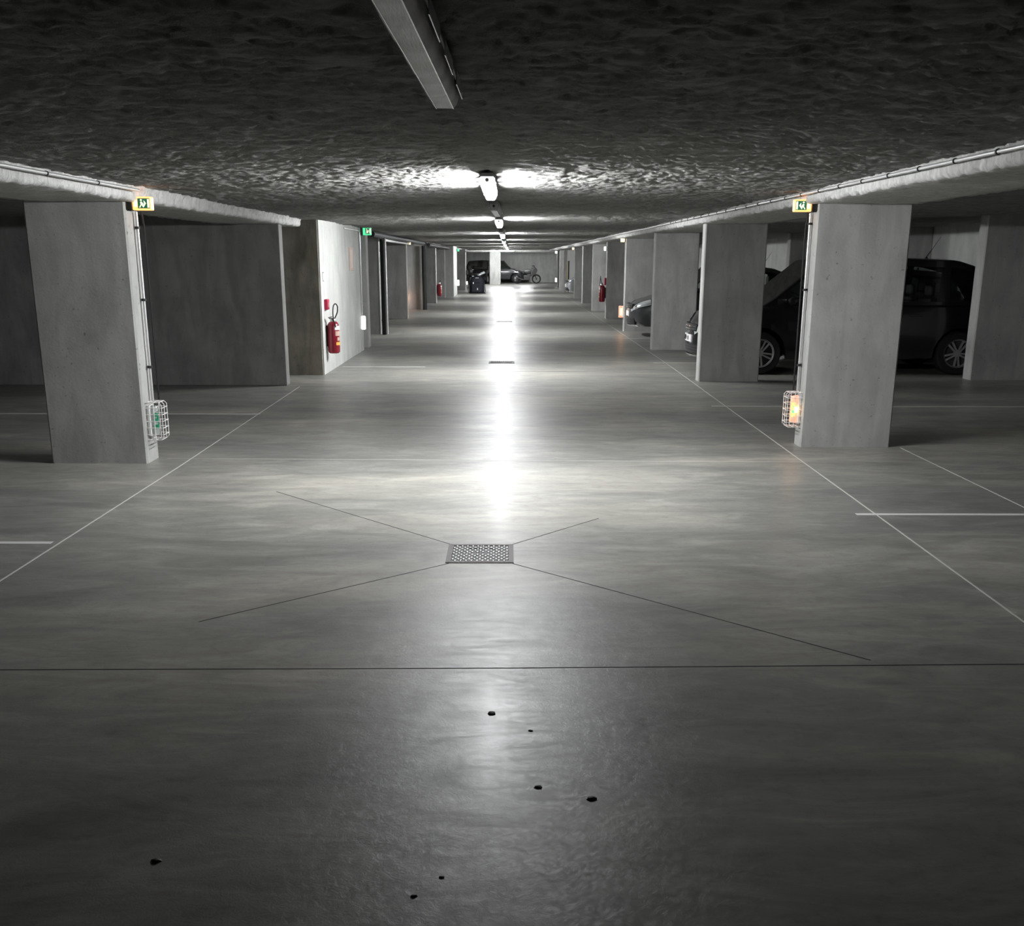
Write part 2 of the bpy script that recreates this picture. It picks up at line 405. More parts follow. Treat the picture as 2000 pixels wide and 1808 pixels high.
# stair block that stands out into the aisle: brown stained front, pale flank
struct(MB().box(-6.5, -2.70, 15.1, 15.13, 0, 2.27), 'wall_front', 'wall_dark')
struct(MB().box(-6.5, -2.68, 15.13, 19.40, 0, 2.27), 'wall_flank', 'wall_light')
LP = [(-3.7, -2.655, 19.9, 20.2, 'narrow concrete pier just past the fire extinguisher wall', 'wall', 2.19),
      (-3.7, -2.83, 23.6, 23.95, 'concrete pier on the left with the dark drain pipe in front of it', 'wall', 2.19),
      (-4.2, -2.83, 29.6, 29.9, 'dark concrete pier on the left just behind the drain pipe bend', 'wall', 2.12),
      (-3.7, -2.80, 35.2, 35.5, 'pale grey concrete pier on the left with a warm glow at its foot', 'wall', 2.19),
      (-3.5, -2.72, 40.1, 40.4, 'distant concrete pier on the left carrying a fire extinguisher', 'wall', 2.12),
      (-3.7, -2.74, 46.0, 46.3, 'dark distant concrete pier behind the far left fire extinguisher', 'wall', 2.12),
      (-4.2, -2.42, 47.2, 50.5, 'distant long concrete block projecting into the aisle on the left', 'wall_light', 2.19),
      (-3.2, -2.26, 56.8, 57.1, 'farthest left concrete pier beside the small scooter', 'wall', 2.12),
      (-1.2, -.48, 69.9, 70.25, 'concrete pier standing in the middle of the far opening', 'wall', 2.12)]
for p in LP: pier(p[0], p[1], p[2], p[3], p[4], GL if p[1] < -2 else None, p[5], p[6])
struct(MB().box(3.3, XR, 69.95, 70.25, 0, 2.12), 'wall_far_right', 'wall')
struct(MB().box(XL, -2.75, 69.95, 70.25, 0, 2.12), 'wall_far_left', 'wall')

# ------------------------------------------------------------------ floor drains
def drain():
    e = empty('floor_drain'); s = .18
    f = MB()
    for a in (-1, 1):
        f.box(a * s - .012, a * s + .012, -s - .012, s + .012, -.0, .004); f.box(-s, s, a * s - .012, a * s + .012, -.0, .004)
    f.build('frame', 'iron', e)
    p = MB(); p.box(-s, s, -s, s, .0002, .0012); p.build('pit', 'pit', e)
    # cast grating: bars arranged as staggered round-ended openings with bright bosses
    g = MB()
    for j in range(11):
        y = -.15 + j * .03; xo = 0 if j % 2 else .0145
        for i in range(-5, 6):
            x = i * .031 + xo
            if abs(x) > .16: continue
            if abs(x) < .055 and abs(y) in (0,) : continue
            g.lathe([(.0078, .0012), (.0078, .0035), (.006, .0050), (.0, .0052)], (x, y, 0), n=10)
    g.build('grating', 'steel', e, smooth=True)
    b = MB(); b.box(-.07, .07, .105, .125, .001, .005); b.box(-.07, .07, -.165, -.14, .001, .005); b.box(-.004, .004, -.17, .17, .001, .0045)
    b.box(-.172, -.163, -.17, .17, .001, .0045); b.box(.163, .172, -.17, .17, .001, .0045)
    b.build('cross_bar', 'iron', e, bevel=.001)
    return e
d0 = drain()
DL = ['square cast iron floor drain in the foreground centre of the aisle', 'second floor drain along the aisle, seen as a thin dark bar', 'third floor drain along the aisle, a faint dark line', 'farthest floor drain along the aisle, barely visible']
for i, (x, y) in enumerate([(-.157, 5.71), (-.10, 17.05), (-.09, 28.4), (-.13, 39.8)]):
    o = d0 if i == 0 else copy_tree(d0)
    o.location = (x, y, .0); tag(o, DL[i], 'floor drain', 'floor drains along the middle of the aisle')
    if i: o.scale = (1.1, .9, 1)

# ------------------------------------------------------------------ ceiling luminaires
def luminaire(lit, L=1.55):
    e = empty('fluorescent_lamp'); zt = 0; h = L / 2
    MB().prism([(-.044, -.024), (-.044, -.008), (-.034, 0.0), (.034, 0.0), (.044, -.008), (.044, -.024)], -h, h).build('tray', 'tray', e, bevel=.003)
    prof = [(-.044, -.024), (-.043, -.056), (-.037, -.078), (-.026, -.089), (.026, -.089), (.037, -.078), (.043, -.056), (.044, -.024)]
    d = MB(); n = len(prof); vs = []
    ys = [-h + .03, h - .03]; sc = [1, 1]
    for y, s in zip(ys, sc):
        for (x, z) in prof: vs.append((x, y, z))
    fs = [(i * n + k, i * n + k + 1, (i + 1) * n + k + 1, (i + 1) * n + k) for i in range(len(ys) - 1) for k in range(n - 1)]
    do = d.add(vs, fs).build('diffuser', 'lit' if lit else 'diff', e, smooth=True)
    if lit:
        do.data.materials.append(M['litside'])
        for p in do.data.polygons:
            if abs(p.normal.x) > .8: p.material_index = 1
    for q in (-1, 1):
        cp = MB(); rows = [(q * (h - .031), 1.01), (q * (h - .012), .97), (q * h, .84)]
        cv = [(x * k, y, -.024 + (z + .024) * k) for y, k in rows for x, z in prof]
        cp.add(cv, [(i * n + k, i * n + (k + 1) % n, (i + 1) * n + (k + 1) % n, (i + 1) * n + k) for i in range(2) for k in range(n)] + [tuple(range(n)), tuple(2 * n + k for k in range(n))])
        cp.build('end_cap', 'litwhite' if lit else 'diff', e, smooth=True)
    for sx in (-1, 1):      # moulded rails where the cover is clipped on
        MB().box(sx * .046 - .003, sx * .046 + .003, -h, h, -.031, -.023).build('rail', 'tray', e)
    for sx in (-1, 1):
        for k in range(4):
            y = -h + .12 + k * (L - .24) / 3
            MB().prism([(sx * .0495, -.055), (sx * .0520, -.055), (sx * .0520, -.018), (sx * .0495, -.018)], y - .14, y + .14).build('clip', 'steel', e)
    if not lit:
        MB().box(-.0275, -.0250, -h + .03, h - .03, -.0905, -.0885).build('edge_rib', 'chrome', e); MB().box(.0250, .0280, -h + .03, h - .03, -.0905, -.0880).build('edge_rib', 'chrome', e)
    MB().lathe([(.012, 0), (.012, .03)], (0, -h - .03, -.045), 'y', 12).build('cable_gland', 'wire' if lit else 'black', e)
    return e
u0 = luminaire(False); l0 = luminaire(True); GU = 'unlit ceiling lamps'; GT = 'burning ceiling lamps along the aisle'
zc = cz(-.14)
UN = [(-.207, 2.66, 'unlit grey fluorescent lamp at the top of the photo, nearest the camera'), (-.125, 11.2, 'unlit lamp between the first and second burning ceiling lamps'),
      (-.11, 19.6, 'unlit lamp between the second and third burning ceiling lamps'), (-.11, 28.1, 'unlit lamp between the third and fourth burning ceiling lamps')]
for i, (x, y, l) in enumerate(UN):
    o = u0 if i == 0 else copy_tree(u0); o.location = (x, y, zc - .015); tag(o, l, 'ceiling lamp', GU)
    if i == 0: o.rotation_euler = (0, 0, -.016)
LT = [(-.135, 7.75, 'largest burning ceiling lamp, first lit one from the camera'), (-.125, 15.3, 'second burning ceiling lamp from the camera'), (-.12, 23.9, 'third burning ceiling lamp from the camera'),
      (-.12, 32.2, 'fourth burning ceiling lamp from the camera'), (-.10, 40.5, 'fifth burning ceiling lamp from the camera'), (-.05, 48.8, 'sixth burning ceiling lamp from the camera'),
      (-.02, 57.2, 'seventh burning ceiling lamp, the last before the crosswise one')]
for i, (x, y, l) in enumerate(LT):
    o = l0 if i == 0 else copy_tree(l0); o.location = (x, y, zc - .018); tag(o, l, 'ceiling lamp', GT)
o = copy_tree(l0); o.location = (-.40, 67.6, zc - .012); o.rotation_euler = (0, 0, PI / 2)
tag(o, 'burning ceiling lamp mounted crosswise at the far end of the aisle', 'ceiling lamp', GT)
o = copy_tree(l0); o.location = (1.2, 71.2, zc - .008); o.rotation_euler = (0, 0, PI / 2); o.scale = (1, .4, 1)  # extra lamp, added out of sight to brighten the far wall
tag(o, 'added burning lamp hidden behind the lintel to brighten the far opening', 'ceiling lamp', GT)

# ------------------------------------------------------------------ exit signs, caged lamps, conduits
def arrow_person(sx):
    """flat pictogram pieces in a 1 x 1 panel (x right, z up): running figure, arrow, doorway"""
    P = []
    P.append([(-.46 * sx, -.42), (-.30 * sx, -.42), (-.30 * sx, .42), (-.46 * sx, .42)])                 # doorway
    P.append([(-.20 * sx, 0), (-.02 * sx, .30), (-.02 * sx, -.30)])                                        # arrow head
    P.append([(.10 * sx, .32), (.20 * sx, .44), (.30 * sx, .32), (.20 * sx, .22)])                         # head
    P.append([(.04 * sx, -.02), (.16 * sx, .18), (.28 * sx, .14), (.24 * sx, -.10), (.40 * sx, -.40), (.30 * sx, -.42), (.18 * sx, -.14), (.06 * sx, -.40), (-.02 * sx, -.34)])  # body
    return P
def exit_sign(side, lens, base='dkgrey', W=.19, Hh=.105, lit_core=True, name='exit_sign'):
    # side=+1: stands out towards +x from a wall at x=0; origin on the wall at the box centre
    e = empty(name)
    MB().box(min(0, side * .045), max(0, side * .045), -.035, .10, -Hh / 2, Hh / 2).build('base', base, e, bevel=.008)
    MB().box(min(side * .045, side * W), max(side * .045, side * W), -.03, .05, -Hh / 2 + .002, Hh / 2 - .002).build('lens', lens, e, bevel=.008)
    x0, x1 = side * (W * .47), side * (W * .97)
    MB().box(min(x0, x1), max(x0, x1), -.0325, -.0305, -Hh * .36, Hh * .36).build('pictogram_panel', 'greensign', e)
    g = MB(); cx = (x0 + x1) / 2; sw = abs(x1 - x0); sh = Hh * .72
    for poly in arrow_person(side): g.prism([(cx - px * sw, pz * sh) for px, pz in poly], -.0345, -.0326)
    g.build('pictogram', 'arrow', e)
    if lit_core: MB().box(min(side * .06, side * .085), max(side * .06, side * .085), -.0316, -.030, -.025, .025).build('lamp_core', 'orangehot', e, bevel=.004)
    fr = MB(); r = .004
    fr.tube([(side * .002, -.045, -Hh / 2 + .01), (side * .008, -.045, -Hh / 2), (side * .040, -.045, -Hh / 2), (side * .044, -.045, -Hh / 2 + .008), (side * .044, -.045, Hh / 2 - .008),
             (side * .04, -.045, Hh / 2), (side * .008, -.045, Hh / 2), (side * .002, -.045, Hh / 2 - .01)], r, 8, closed=True)
    fr.build('rim', 'black', e, smooth=True)
    return e
GS = 'exit signs on the piers'
e = exit_sign(1, 'orange'); e.location = (-2.985, 8.46, 2.06); tag(e, 'orange-lit exit sign with arrow on the large left pier', 'exit sign', GS)
e = exit_sign(-1, 'orange'); e.location = (2.66, 9.28, 2.098); tag(e, 'orange-lit exit sign with arrow on the large bright right pier', 'exit sign', GS)
e = exit_sign(1, 'greenlit', W=.19, Hh=.14, lit_core=False); e.location = (-2.68, 19.45, 2.125); tag(e, 'glowing green exit sign at the end of the fire extinguisher wall', 'exit sign', GS)
def small_sign(side, x, y, z, lens, label, h=.10, w_=.12):
    e = empty('exit_sign', (x, y, z)); tag(e, label, 'exit sign', GS)
    MB().box(min(0, side * .03), max(0, side * .03), -.02, .06, -h / 2, h / 2).build('base', 'dkgrey', e, bevel=.006)
    MB().box(min(side * .03, side * w_), max(side * .03, side * w_), -.02, .04, -h / 2, h / 2).build('lens', lens, e, bevel=.008)
small_sign(-1, 2.734, 24.70, 2.08, 'yellowsign', 'small yellow-lit exit sign on the pier behind the dark car with headlamp')
small_sign(-1, 2.854, 45.3, 2.08, 'yellowsign', 'tiny orange-lit sign high on the pier before the silver car')
small_sign(1, -2.834, 29.72, 2.07, 'yellowsign', 'small yellow-lit sign at the end of the horizontal grey pipe')
small_sign(1, -2.42, 50.2, 2.03, 'greenlit', 'tiny green exit sign on the distant long left block')
small_sign(-1, 3.024, 64.55, 2.03, 'litwhite', 'tiny white-lit sign at the top of the farthest right pier', .14, .16)

def caged_lamp(side, lit):
    e = empty('caged_emergency_lamp')
    Hh = .30
    MB().box(min(0, side * .03), max(0, side * .03), -.05, .05, -Hh / 2 + .02, Hh / 2 - .02).build('base', 'white', e, bevel=.01)
    mats = ('clearorange' if lit else 'clear')
    prof = []
    d = MB(); n = 12; rows = []
    for z, s in ((-.125, .55), (-.118, .85), (-.10, 1), (.10, 1), (.118, .85), (.125, .55)):
        rows.append([(side * (.03 + .062 * s * math.sin(PI * k / n) ** .7), -.036 * s * math.cos(PI * k / n), z) for k in range(n + 1)])
    vs = [p for r in rows for p in r]; m = n + 1
    fs = [(i * m + k, i * m + k + 1, (i + 1) * m + k + 1, (i + 1) * m + k) for i in range(5) for k in range(n)] + [tuple(range(m)), tuple(5 * m + k for k in range(m))]
    d.add(vs, fs).build('lens', mats, e, smooth=True)
    MB().box(min(side * .055, side * .090), max(side * .055, side * .095), -.0395, -.0375, -.065, .065).build('label_panel', 'yellowlit' if lit else 'greenlbl', e, bevel=.002)
    g = MB(); g.prism([(side * .066, .035), (side * .082, .035), (side * .074, .012)], -.0415, -.0396); g.box(min(side * .062, side * .084), max(side * .062, side * .084), -.0415, -.0396, -.03, -.005)
    g.build('pictogram', 'greenlit' if lit else 'white', e)
    if lit: MB().lathe([(.001, -.028), (.014, -.02), (.018, 0), (.014, .02), (.001, .028)], (side * .050, -.043, .0)).build('lamp_core', 'orangehot', e, smooth=True)
    c = MB(); r = .0030; zt = .155; y = .068; X = .135
    for yy in (-y, 0, y):
        k = 1.0
        c.tube([(side * .004, yy, -zt), (side * (X - .02), yy, -zt), (side * X, yy, -zt + .02), (side * X, yy, zt - .02), (side * (X - .02), yy, zt), (side * .004, yy, zt)], r, 6)
    for xx in (.07,):
        c.tube([(side * xx, -y, -zt), (side * xx, -y, zt)], r, 6); c.tube([(side * xx, y, -zt), (side * xx, y, zt)], r, 6)
    for z in (-.11, -.055, 0, .055, .11):
        c.tube([(side * .004, -y, z), (side * (X + .004), -y, z), (side * (X + .004), y, z), (side * .004, y, z)], r, 6)
    for z in (-zt, zt):
        for xx in (.02, .07, .115): c.tube([(side * xx, -y, z), (side * xx, y, z)], r, 6)
    c.build('wire_cage', 'wire', e, smooth=True)
    return e
GC = 'caged emergency lamps low on the front piers'
e = caged_lamp(1, False); e.location = (-2.985, 8.50, .345); tag(e, 'unlit caged lamp with a green label low on the large left pier', 'emergency lamp', GC)
e = caged_lamp(-1, True); e.location = (2.66, 9.30, .335); tag(e, 'orange-lit caged lamp low on the large bright right pier', 'emergency lamp', GC)
def low_lamp(side, x, y, z, m, label, h=.24, w_=.10, core=None):
    e = empty('emergency_lamp', (x, y, z)); tag(e, label, 'emergency lamp', 'small emergency lamps low on the farther piers')
    MB().box(min(0, side * .03), max(0, side * .03), -.05, .05, -h / 2, h / 2).build('base', 'white', e, bevel=.006)
    MB().box(min(side * .03, side * w_), max(side * .03, side * w_), -.04, .05, -h / 2, h / 2).build('lens', m, e, bevel=.015)
    if core: MB().box(min(side * .05, side * .085), max(side * .05, side * .085), -.046, -.041, -h * .3, h * .3).build('lamp_core', core, e, bevel=.004)
low_lamp(1, -2.684, 19.0, .52, 'litwhite', 'white-lit oval lamp low at the end of the fire extinguisher wall')
low_lamp(-1, 2.734, 24.70, .45, 'clearorange', 'orange-lit lamp low on the pier behind the dark car with headlamp', .27, .12, 'orangehot')
low_lamp(1, -2.424, 49.6, .55, 'litwhite', 'white-lit lamp low on the distant long left block', .26, .14)
low_lamp(1, -2.264, 56.92, .38, 'litwhite', 'tiny white-lit lamp low on the farthest left pier', .16)
low_lamp(-1, 3.024, 64.55, .40, 'litwhite', 'white-lit lamp low on the farthest right pier', .24, .14)
e = empty('emergency_lamp', (-3.52, 35.2, .36)); e.scale = (1, -1, 1); tag(e, 'warm-lit lamp on the pale grey left pier, hidden, only its glow showing', 'emergency lamp', 'small emergency lamps low on the farther piers')
MB().box(-.07, .07, -.004, .03, -.14, .14).build('base', 'white', e, bevel=.006); MB().box(-.06, .06, .03, .09, -.13, .13).build('lens', 'warmlens', e, bevel=.015)
low_lamp(-1, 2.804, 30.12, 1.93, 'litwhite', 'small white lamp high on the pier with the right-hand fire extinguisher', .12, .08)

def conduit(name, pts, r, clamps, label, m='galv', grp=None, cr=None, n=10):
    e = empty(name); tag(e, label, 'conduit' if name == 'conduit' else 'pipe', grp)
    p = MB(); p.tube(pts, r, n); p.build('pipe' if name == 'conduit' else 'barrel', m, e, smooth=True)
    for (c, ax) in clamps:
        k = cr or r * 1.9
        MB().lathe([(r, -.006 if k < .016 else -.010), (k, -.006 if k < .016 else -.010), (k, .006 if k < .016 else .010), (r, .006 if k < .016 else .010)], c, ax, 14).build('clamp', 'black', e)
    return e
GK = 'metal conduits fixed to beams and piers'
conduit('conduit', [(2.512, 3, 2.186), (2.512, 16, 2.186), (2.53, 30, 2.186), (2.575, 60, 2.186)], .011, [((2.512, 3.5 + .52 * k, 2.186), 'y') for k in range(26)], 'long metal conduit clipped along the right ceiling beam', grp=GK, cr=.0158)
conduit('conduit', [(-2.84, 2, 2.150), (-2.84, 8.32, 2.150)], .011, [((-2.84, 3.4 + .82 * k, 2.150), 'y') for k in range(6)], 'metal conduit clipped along the left ceiling beam, ending at the exit sign', grp=GK, cr=.015)
conduit('conduit', [(-2.955, 8.55, 2.00), (-2.955, 8.55, .50)], .011, [((-2.955, 8.55, z), 'z') for z in (1.88, 1.32, .78)], 'vertical metal conduit from exit sign to caged lamp on the large left pier', grp=GK)
conduit('conduit', [(2.635, 9.34, 2.04), (2.635, 9.34, .50)], .011, [((2.635, 9.34, z), 'z') for z in (1.95, 1.39, .73)], 'vertical metal conduit from exit sign to caged lamp on the bright right pier', grp=GK)
for sx, x, y, l in ((1, -2.93, 8.63, 'thin black cable beside the conduit on the large left pier'), (-1, 2.615, 9.40, 'thin black cable beside the conduit on the bright right pier')):
    mb = MB(); mb.tube([(x, y, 2.16), (x, y, 2.10), (x - sx * .01, y, 2.0), (x, y, 1.9), (x, y, .5)], .008, 8)
    tag(mb.build('cable', 'black', smooth=True), l, 'cable', 'black cables on the front piers')
conduit('conduit', [(-2.665, 17.4, 2.12), (-2.665, 19.2, 2.12)], .010, [], 'short horizontal conduit running to the green exit sign', grp=GK)
conduit('conduit', [(-2.665, 19.2, 2.10), (-2.665, 19.2, .66)], .013, [], 'vertical conduit from the green exit sign down to the white lamp', grp=GK)
conduit('conduit', [(2.98, 64.4, 1.95), (2.98, 64.4, .5)], .02, [], 'thin conduit between the two small lamps of the farthest right pier', grp=GK)
GP = 'drain and supply pipes along the left side'
conduit('pipe', [(-2.76, 23.35, 0), (-2.76, 23.35, 2.05)], .048, [((-2.76, 23.35, z), 'z') for z in (.32, 1.80)], 'dark vertical drain pipe in front of a left pier', 'pipe', GP, .058)
conduit('pipe', [(-2.86, 23.5, 0), (-2.86, 23.5, 2.08)], .022, [], 'pale thin vertical pipe left of the dark drain pipe', 'lpipe', GP)
conduit('pipe', [(-2.69, 23.3, 0.02), (-2.69, 23.3, 1.98), (-2.70, 23.38, 2.05), (-2.74, 23.6, 2.04), (-2.76, 29.0, 2.035), (-2.76, 29.6, 2.035)], .028, [], 'grey pipe climbing right of the drain pipe and bending away along the ceiling', 'lpipe', GP)
conduit('pipe', [(-2.75, 21.6, 2.125), (-2.75, 34.8, 2.125)], .060, [], 'thick dark pipe under the ceiling on the left', 'pipe', GP)
conduit('pipe', [(-2.76, 34.95, 0), (-2.76, 34.95, 2.05)], .075, [], 'dark vertical pipe beside the pier with the warm glow', 'pipe', GP)
conduit('pipe', [(-2.63, 35.3, 2.09), (-2.63, 47.0, 2.09)], .06, [], 'far dark pipe under the ceiling on the left', 'pipe', GP)

# ------------------------------------------------------------------ fire extinguishers and notices
def extinguisher(R=.088, Ht=.47):
    e = empty('fire_extinguisher')
    pr = [(.0, .008), (R * .75, 0), (R * .97, .018), (R, .045), (R, Ht - .085), (R * .92, Ht - .05), (R * .70, Ht - .022), (R * .45, Ht - .008), (.02, Ht)]
    MB().lathe(pr, n=28).build('cylinder', 'red', e, smooth=True)
    MB().lathe([(R * .5, Ht - .02), (R * .52, Ht + .012), (R * .4, Ht + .028), (.01, Ht + .03)], n=18).build('valve_head', 'steel', e, smooth=True)
    h = MB(); h.box(-.015, .015, -.10, .02, Ht + .03, Ht + .042); h.box(-.012, .012, -.09, .01, Ht + .055, Ht + .065, Matrix.Rotation(.08, 3, 'X'))
    h.build('lever', 'black', e, bevel=.003)
    pts = [(.0, .03, Ht + .01), (.03, .08, Ht + .11), (.05, .06, Ht + .20), (.05, 0, Ht + .245), (.045, -.06, Ht + .21), (.05, -.09, Ht + .10), (.06, -.085, Ht + .0), (.075, -.06, Ht - .10)]
    from mathutils.geometry import interpolate_bezier
    sm = []
    for i in range(len(pts) - 1):
        p0, p1 = Vector(pts[i]), Vector(pts[i + 1]); a = Vector(pts[i - 1]) if i else p0; b = Vector(pts[i + 2]) if i + 2 < len(pts) else p1
        sm += interpolate_bezier(p0, p0 + (p1 - a) / 6, p1 - (b - p0) / 6, p1, 6)[:-1]
    MB().tube(sm, .009, 10).build('hose', 'black', e, smooth=True)
    def lab(a0, a1, z0, z1, m, nm):
        n = 10; vs = []
        for z in (z0, z1):
            for k in range(n + 1):
                t = math.radians(a0 + (a1 - a0) * k / n); vs.append(((R + .0012) * math.cos(t), (R + .0012) * math.sin(t), z))
        MB().add(vs, [(k, k + 1, n + 2 + k, n + 1 + k) for k in range(n)]).build(nm, m, e, smooth=True)
    lab(-50, 50, .34, .40, 'white', 'white_label'); lab(-45, 45, .255, .325, 'pinkish', 'instruction_label'); lab(-40, 30, .12, .165, 'yellow', 'yellow_label'); lab(-25, 25, .185, .235, 'pinkish', 'instruction_label')
    MB().box(-.105, -.086, -.03, .03, .10, .40).build('wall_bracket', 'black', e)
    return e
GE = 'red fire extinguishers on the walls'
x0 = extinguisher(); x0.location = (-2.575, 15.42, .29); x0.rotation_euler = (0, 0, math.radians(-18)); tag(x0, 'large red fire extinguisher with hose on the pale wall at left', 'fire extinguisher', GE)
o = copy_tree(x0); o.location = (2.69, 30.12, .46); o.rotation_euler = (0, 0, PI); tag(o, 'dark-looking fire extinguisher on the edge of a right pier', 'fire extinguisher', GE)
o = copy_tree(x0); o.location = (-2.615, 40.25, .26); o.rotation_euler = (0, 0, 0); tag(o, 'far red fire extinguisher on a distant left pier', 'fire extinguisher', GE)
e = empty('extinguisher_sign', (-2.68, 15.42, .995)); tag(e, 'red plate above the large fire extinguisher on the pale wall', 'sign')
MB().box(0, .05, -.09, .09, -.075, .075).build('plate', 'signred', e, bevel=.01)
g = MB(); g.box(.0505, .052, -.02, .015, -.05, .02); g.box(.0505, .052, -.012, .007, .02, .035); g.box(.0505, .052, .025, .04, -.05, .03); g.build('pictogram', 'pinkish', e)
e = empty('extinguisher_sign', (2.80, 30.1, 1.03)); tag(e, 'small dark plate above the right-hand fire extinguisher', 'sign')
MB().box(-.05, 0, -.07, .07, -.1, .1).build('plate', 'signred', e, bevel=.01)
e = empty('wall_notice', (-2.68, 18.15, 1.64)); tag(e, 'faded pink-framed notice high on the pale wall', 'notice')
MB().box(0, .012, -.24, .24, -.19, .19).build('frame', 'pinkish', e, bevel=.003)
MB().box(.012, .014, -.13, .13, -.15, .15).build('sheet', 'paper', e)
MB().box(0, .010, -.11, .11, -.004, .004).build('ledge', 'steel', e)
e = empty('conduit_box', (-2.68, 15.33, 1.39)); tag(e, 'small pale junction plate on the wall above the red plate', 'junction box')
MB().box(0, .008, -.05, .05, -.055, .055).build('cover', 'wall_light', e, bevel=.003)
for zz in (-.06, .06): MB().box(0, .012, -.03, .03, zz - .003, zz + .003).build('screw_strip', 'dkgrey', e)

# ------------------------------------------------------------------ cars
def lerp(xs, ys, x): return float(np.interp(x, xs, ys))
class Car:
    """body lofted in rings along x; +x is the front"""
    def __init__(s, L=4.3, W=1.78, H=1.6, hood=.95, belt=.98, kind='mpv'):
        s.L, s.W, s.H = L, W, H; a = L / 2; s.a = a
        s.wx = (a - .92, -a + .78); s.wr = .315
        if kind == 'mpv':
            s.deck = ([-a, -a + .06, -a + .5, a - 1.25, a - .55, a - .2, a - .04, a], [.55, .80, belt, belt, hood - .08, hood - .2, .62, .50])
            s.roof = ([-a + .06, -a + .38, -a + .85, -.2, .55, a - 1.15, a - .95], [belt - .1, H - .18, H - .04, H, H - .05, belt + .10, belt - .03])
            s.ws = (.55, a - 1.0); s.rg = (-a + .08, -a + .40); s.win = [(-a + .50, -a + .95), (-a + 1.05, -.12), (-.02, .98), (1.03, a - 1.15)]
        elif kind == 'hatch':
            s.deck = ([-a, -a + .06, -a + .5, a - 1.3, a - .55, a - .2, a - .04, a], [.55, .75, belt, belt, hood - .08, hood - .2, .60, .48])
            s.roof = ([-a + .10, -a + .50, -a + .95, -.2, .30, a - 1.3, a - 1.15], [belt - .1, H - .22, H - .06, H, H - .04, belt + .06, belt - .03])
            s.ws = (.30, a - 1.2); s.rg = (-a + .12, -a + .55); s.win = [(-a + .75, -.25), (-.17, .75), (.8, a - 1.35)]
        s.zb = ([-a, -a + .25, -.5, .8, a - .3, a], [.36, .24, .20, .20, .22, .34])
    def half(s, x):
        t = abs(x) / s.a; t = min(t, .9999)
        return s.W / 2 * (1 - t ** 9) ** .42 * (1 - .05 * t ** 2)
    def ring(s, x):
        w = s.half(x); zb = lerp(*s.zb, x); zd = lerp(*s.deck, x)
        mid = zb + (zd - zb) * .55
        pts = [(0, zb), (w * .55, zb), (w * .72, zb), (w * .95, zb + .03), (w * .995, zb + (zd - zb) * .22), (w, mid), (w * .99, zb + (zd - zb) * .75), (w * .955, zd - .04), (w * .88, zd + .0), (w * .6, zd + .02), (w * .3, zd + .035), (0, zd + .04)]
        for xw in s.wx:
            r = s.wr + .055
            if abs(x - xw) < r:
                za = s.wr + math.sqrt(r * r - (x - xw) ** 2)
                for i in (2, 3, 4, 5, 6):
                    if pts[i][1] < za: pts[i] = (pts[i][0], min(za, zd - .06 - .01 * (7 - i)))
        return pts
    def surf(s, x, v, off=0):
        p = s.ring(x); n = len(p) - 1; i = min(int(v), n - 1); f = v - i
        q = (p[i][0] * (1 - f) + p[i + 1][0] * f, p[i][1] * (1 - f) + p[i + 1][1] * f)
        return q
    def front(s, y, z=None):     # x of the nose at lateral offset y
        lo, hi = 0, s.a
        for _ in range(30):
            m = (lo + hi) / 2
            if s.half(m) > abs(y): lo = m
            else: hi = m
        return lo
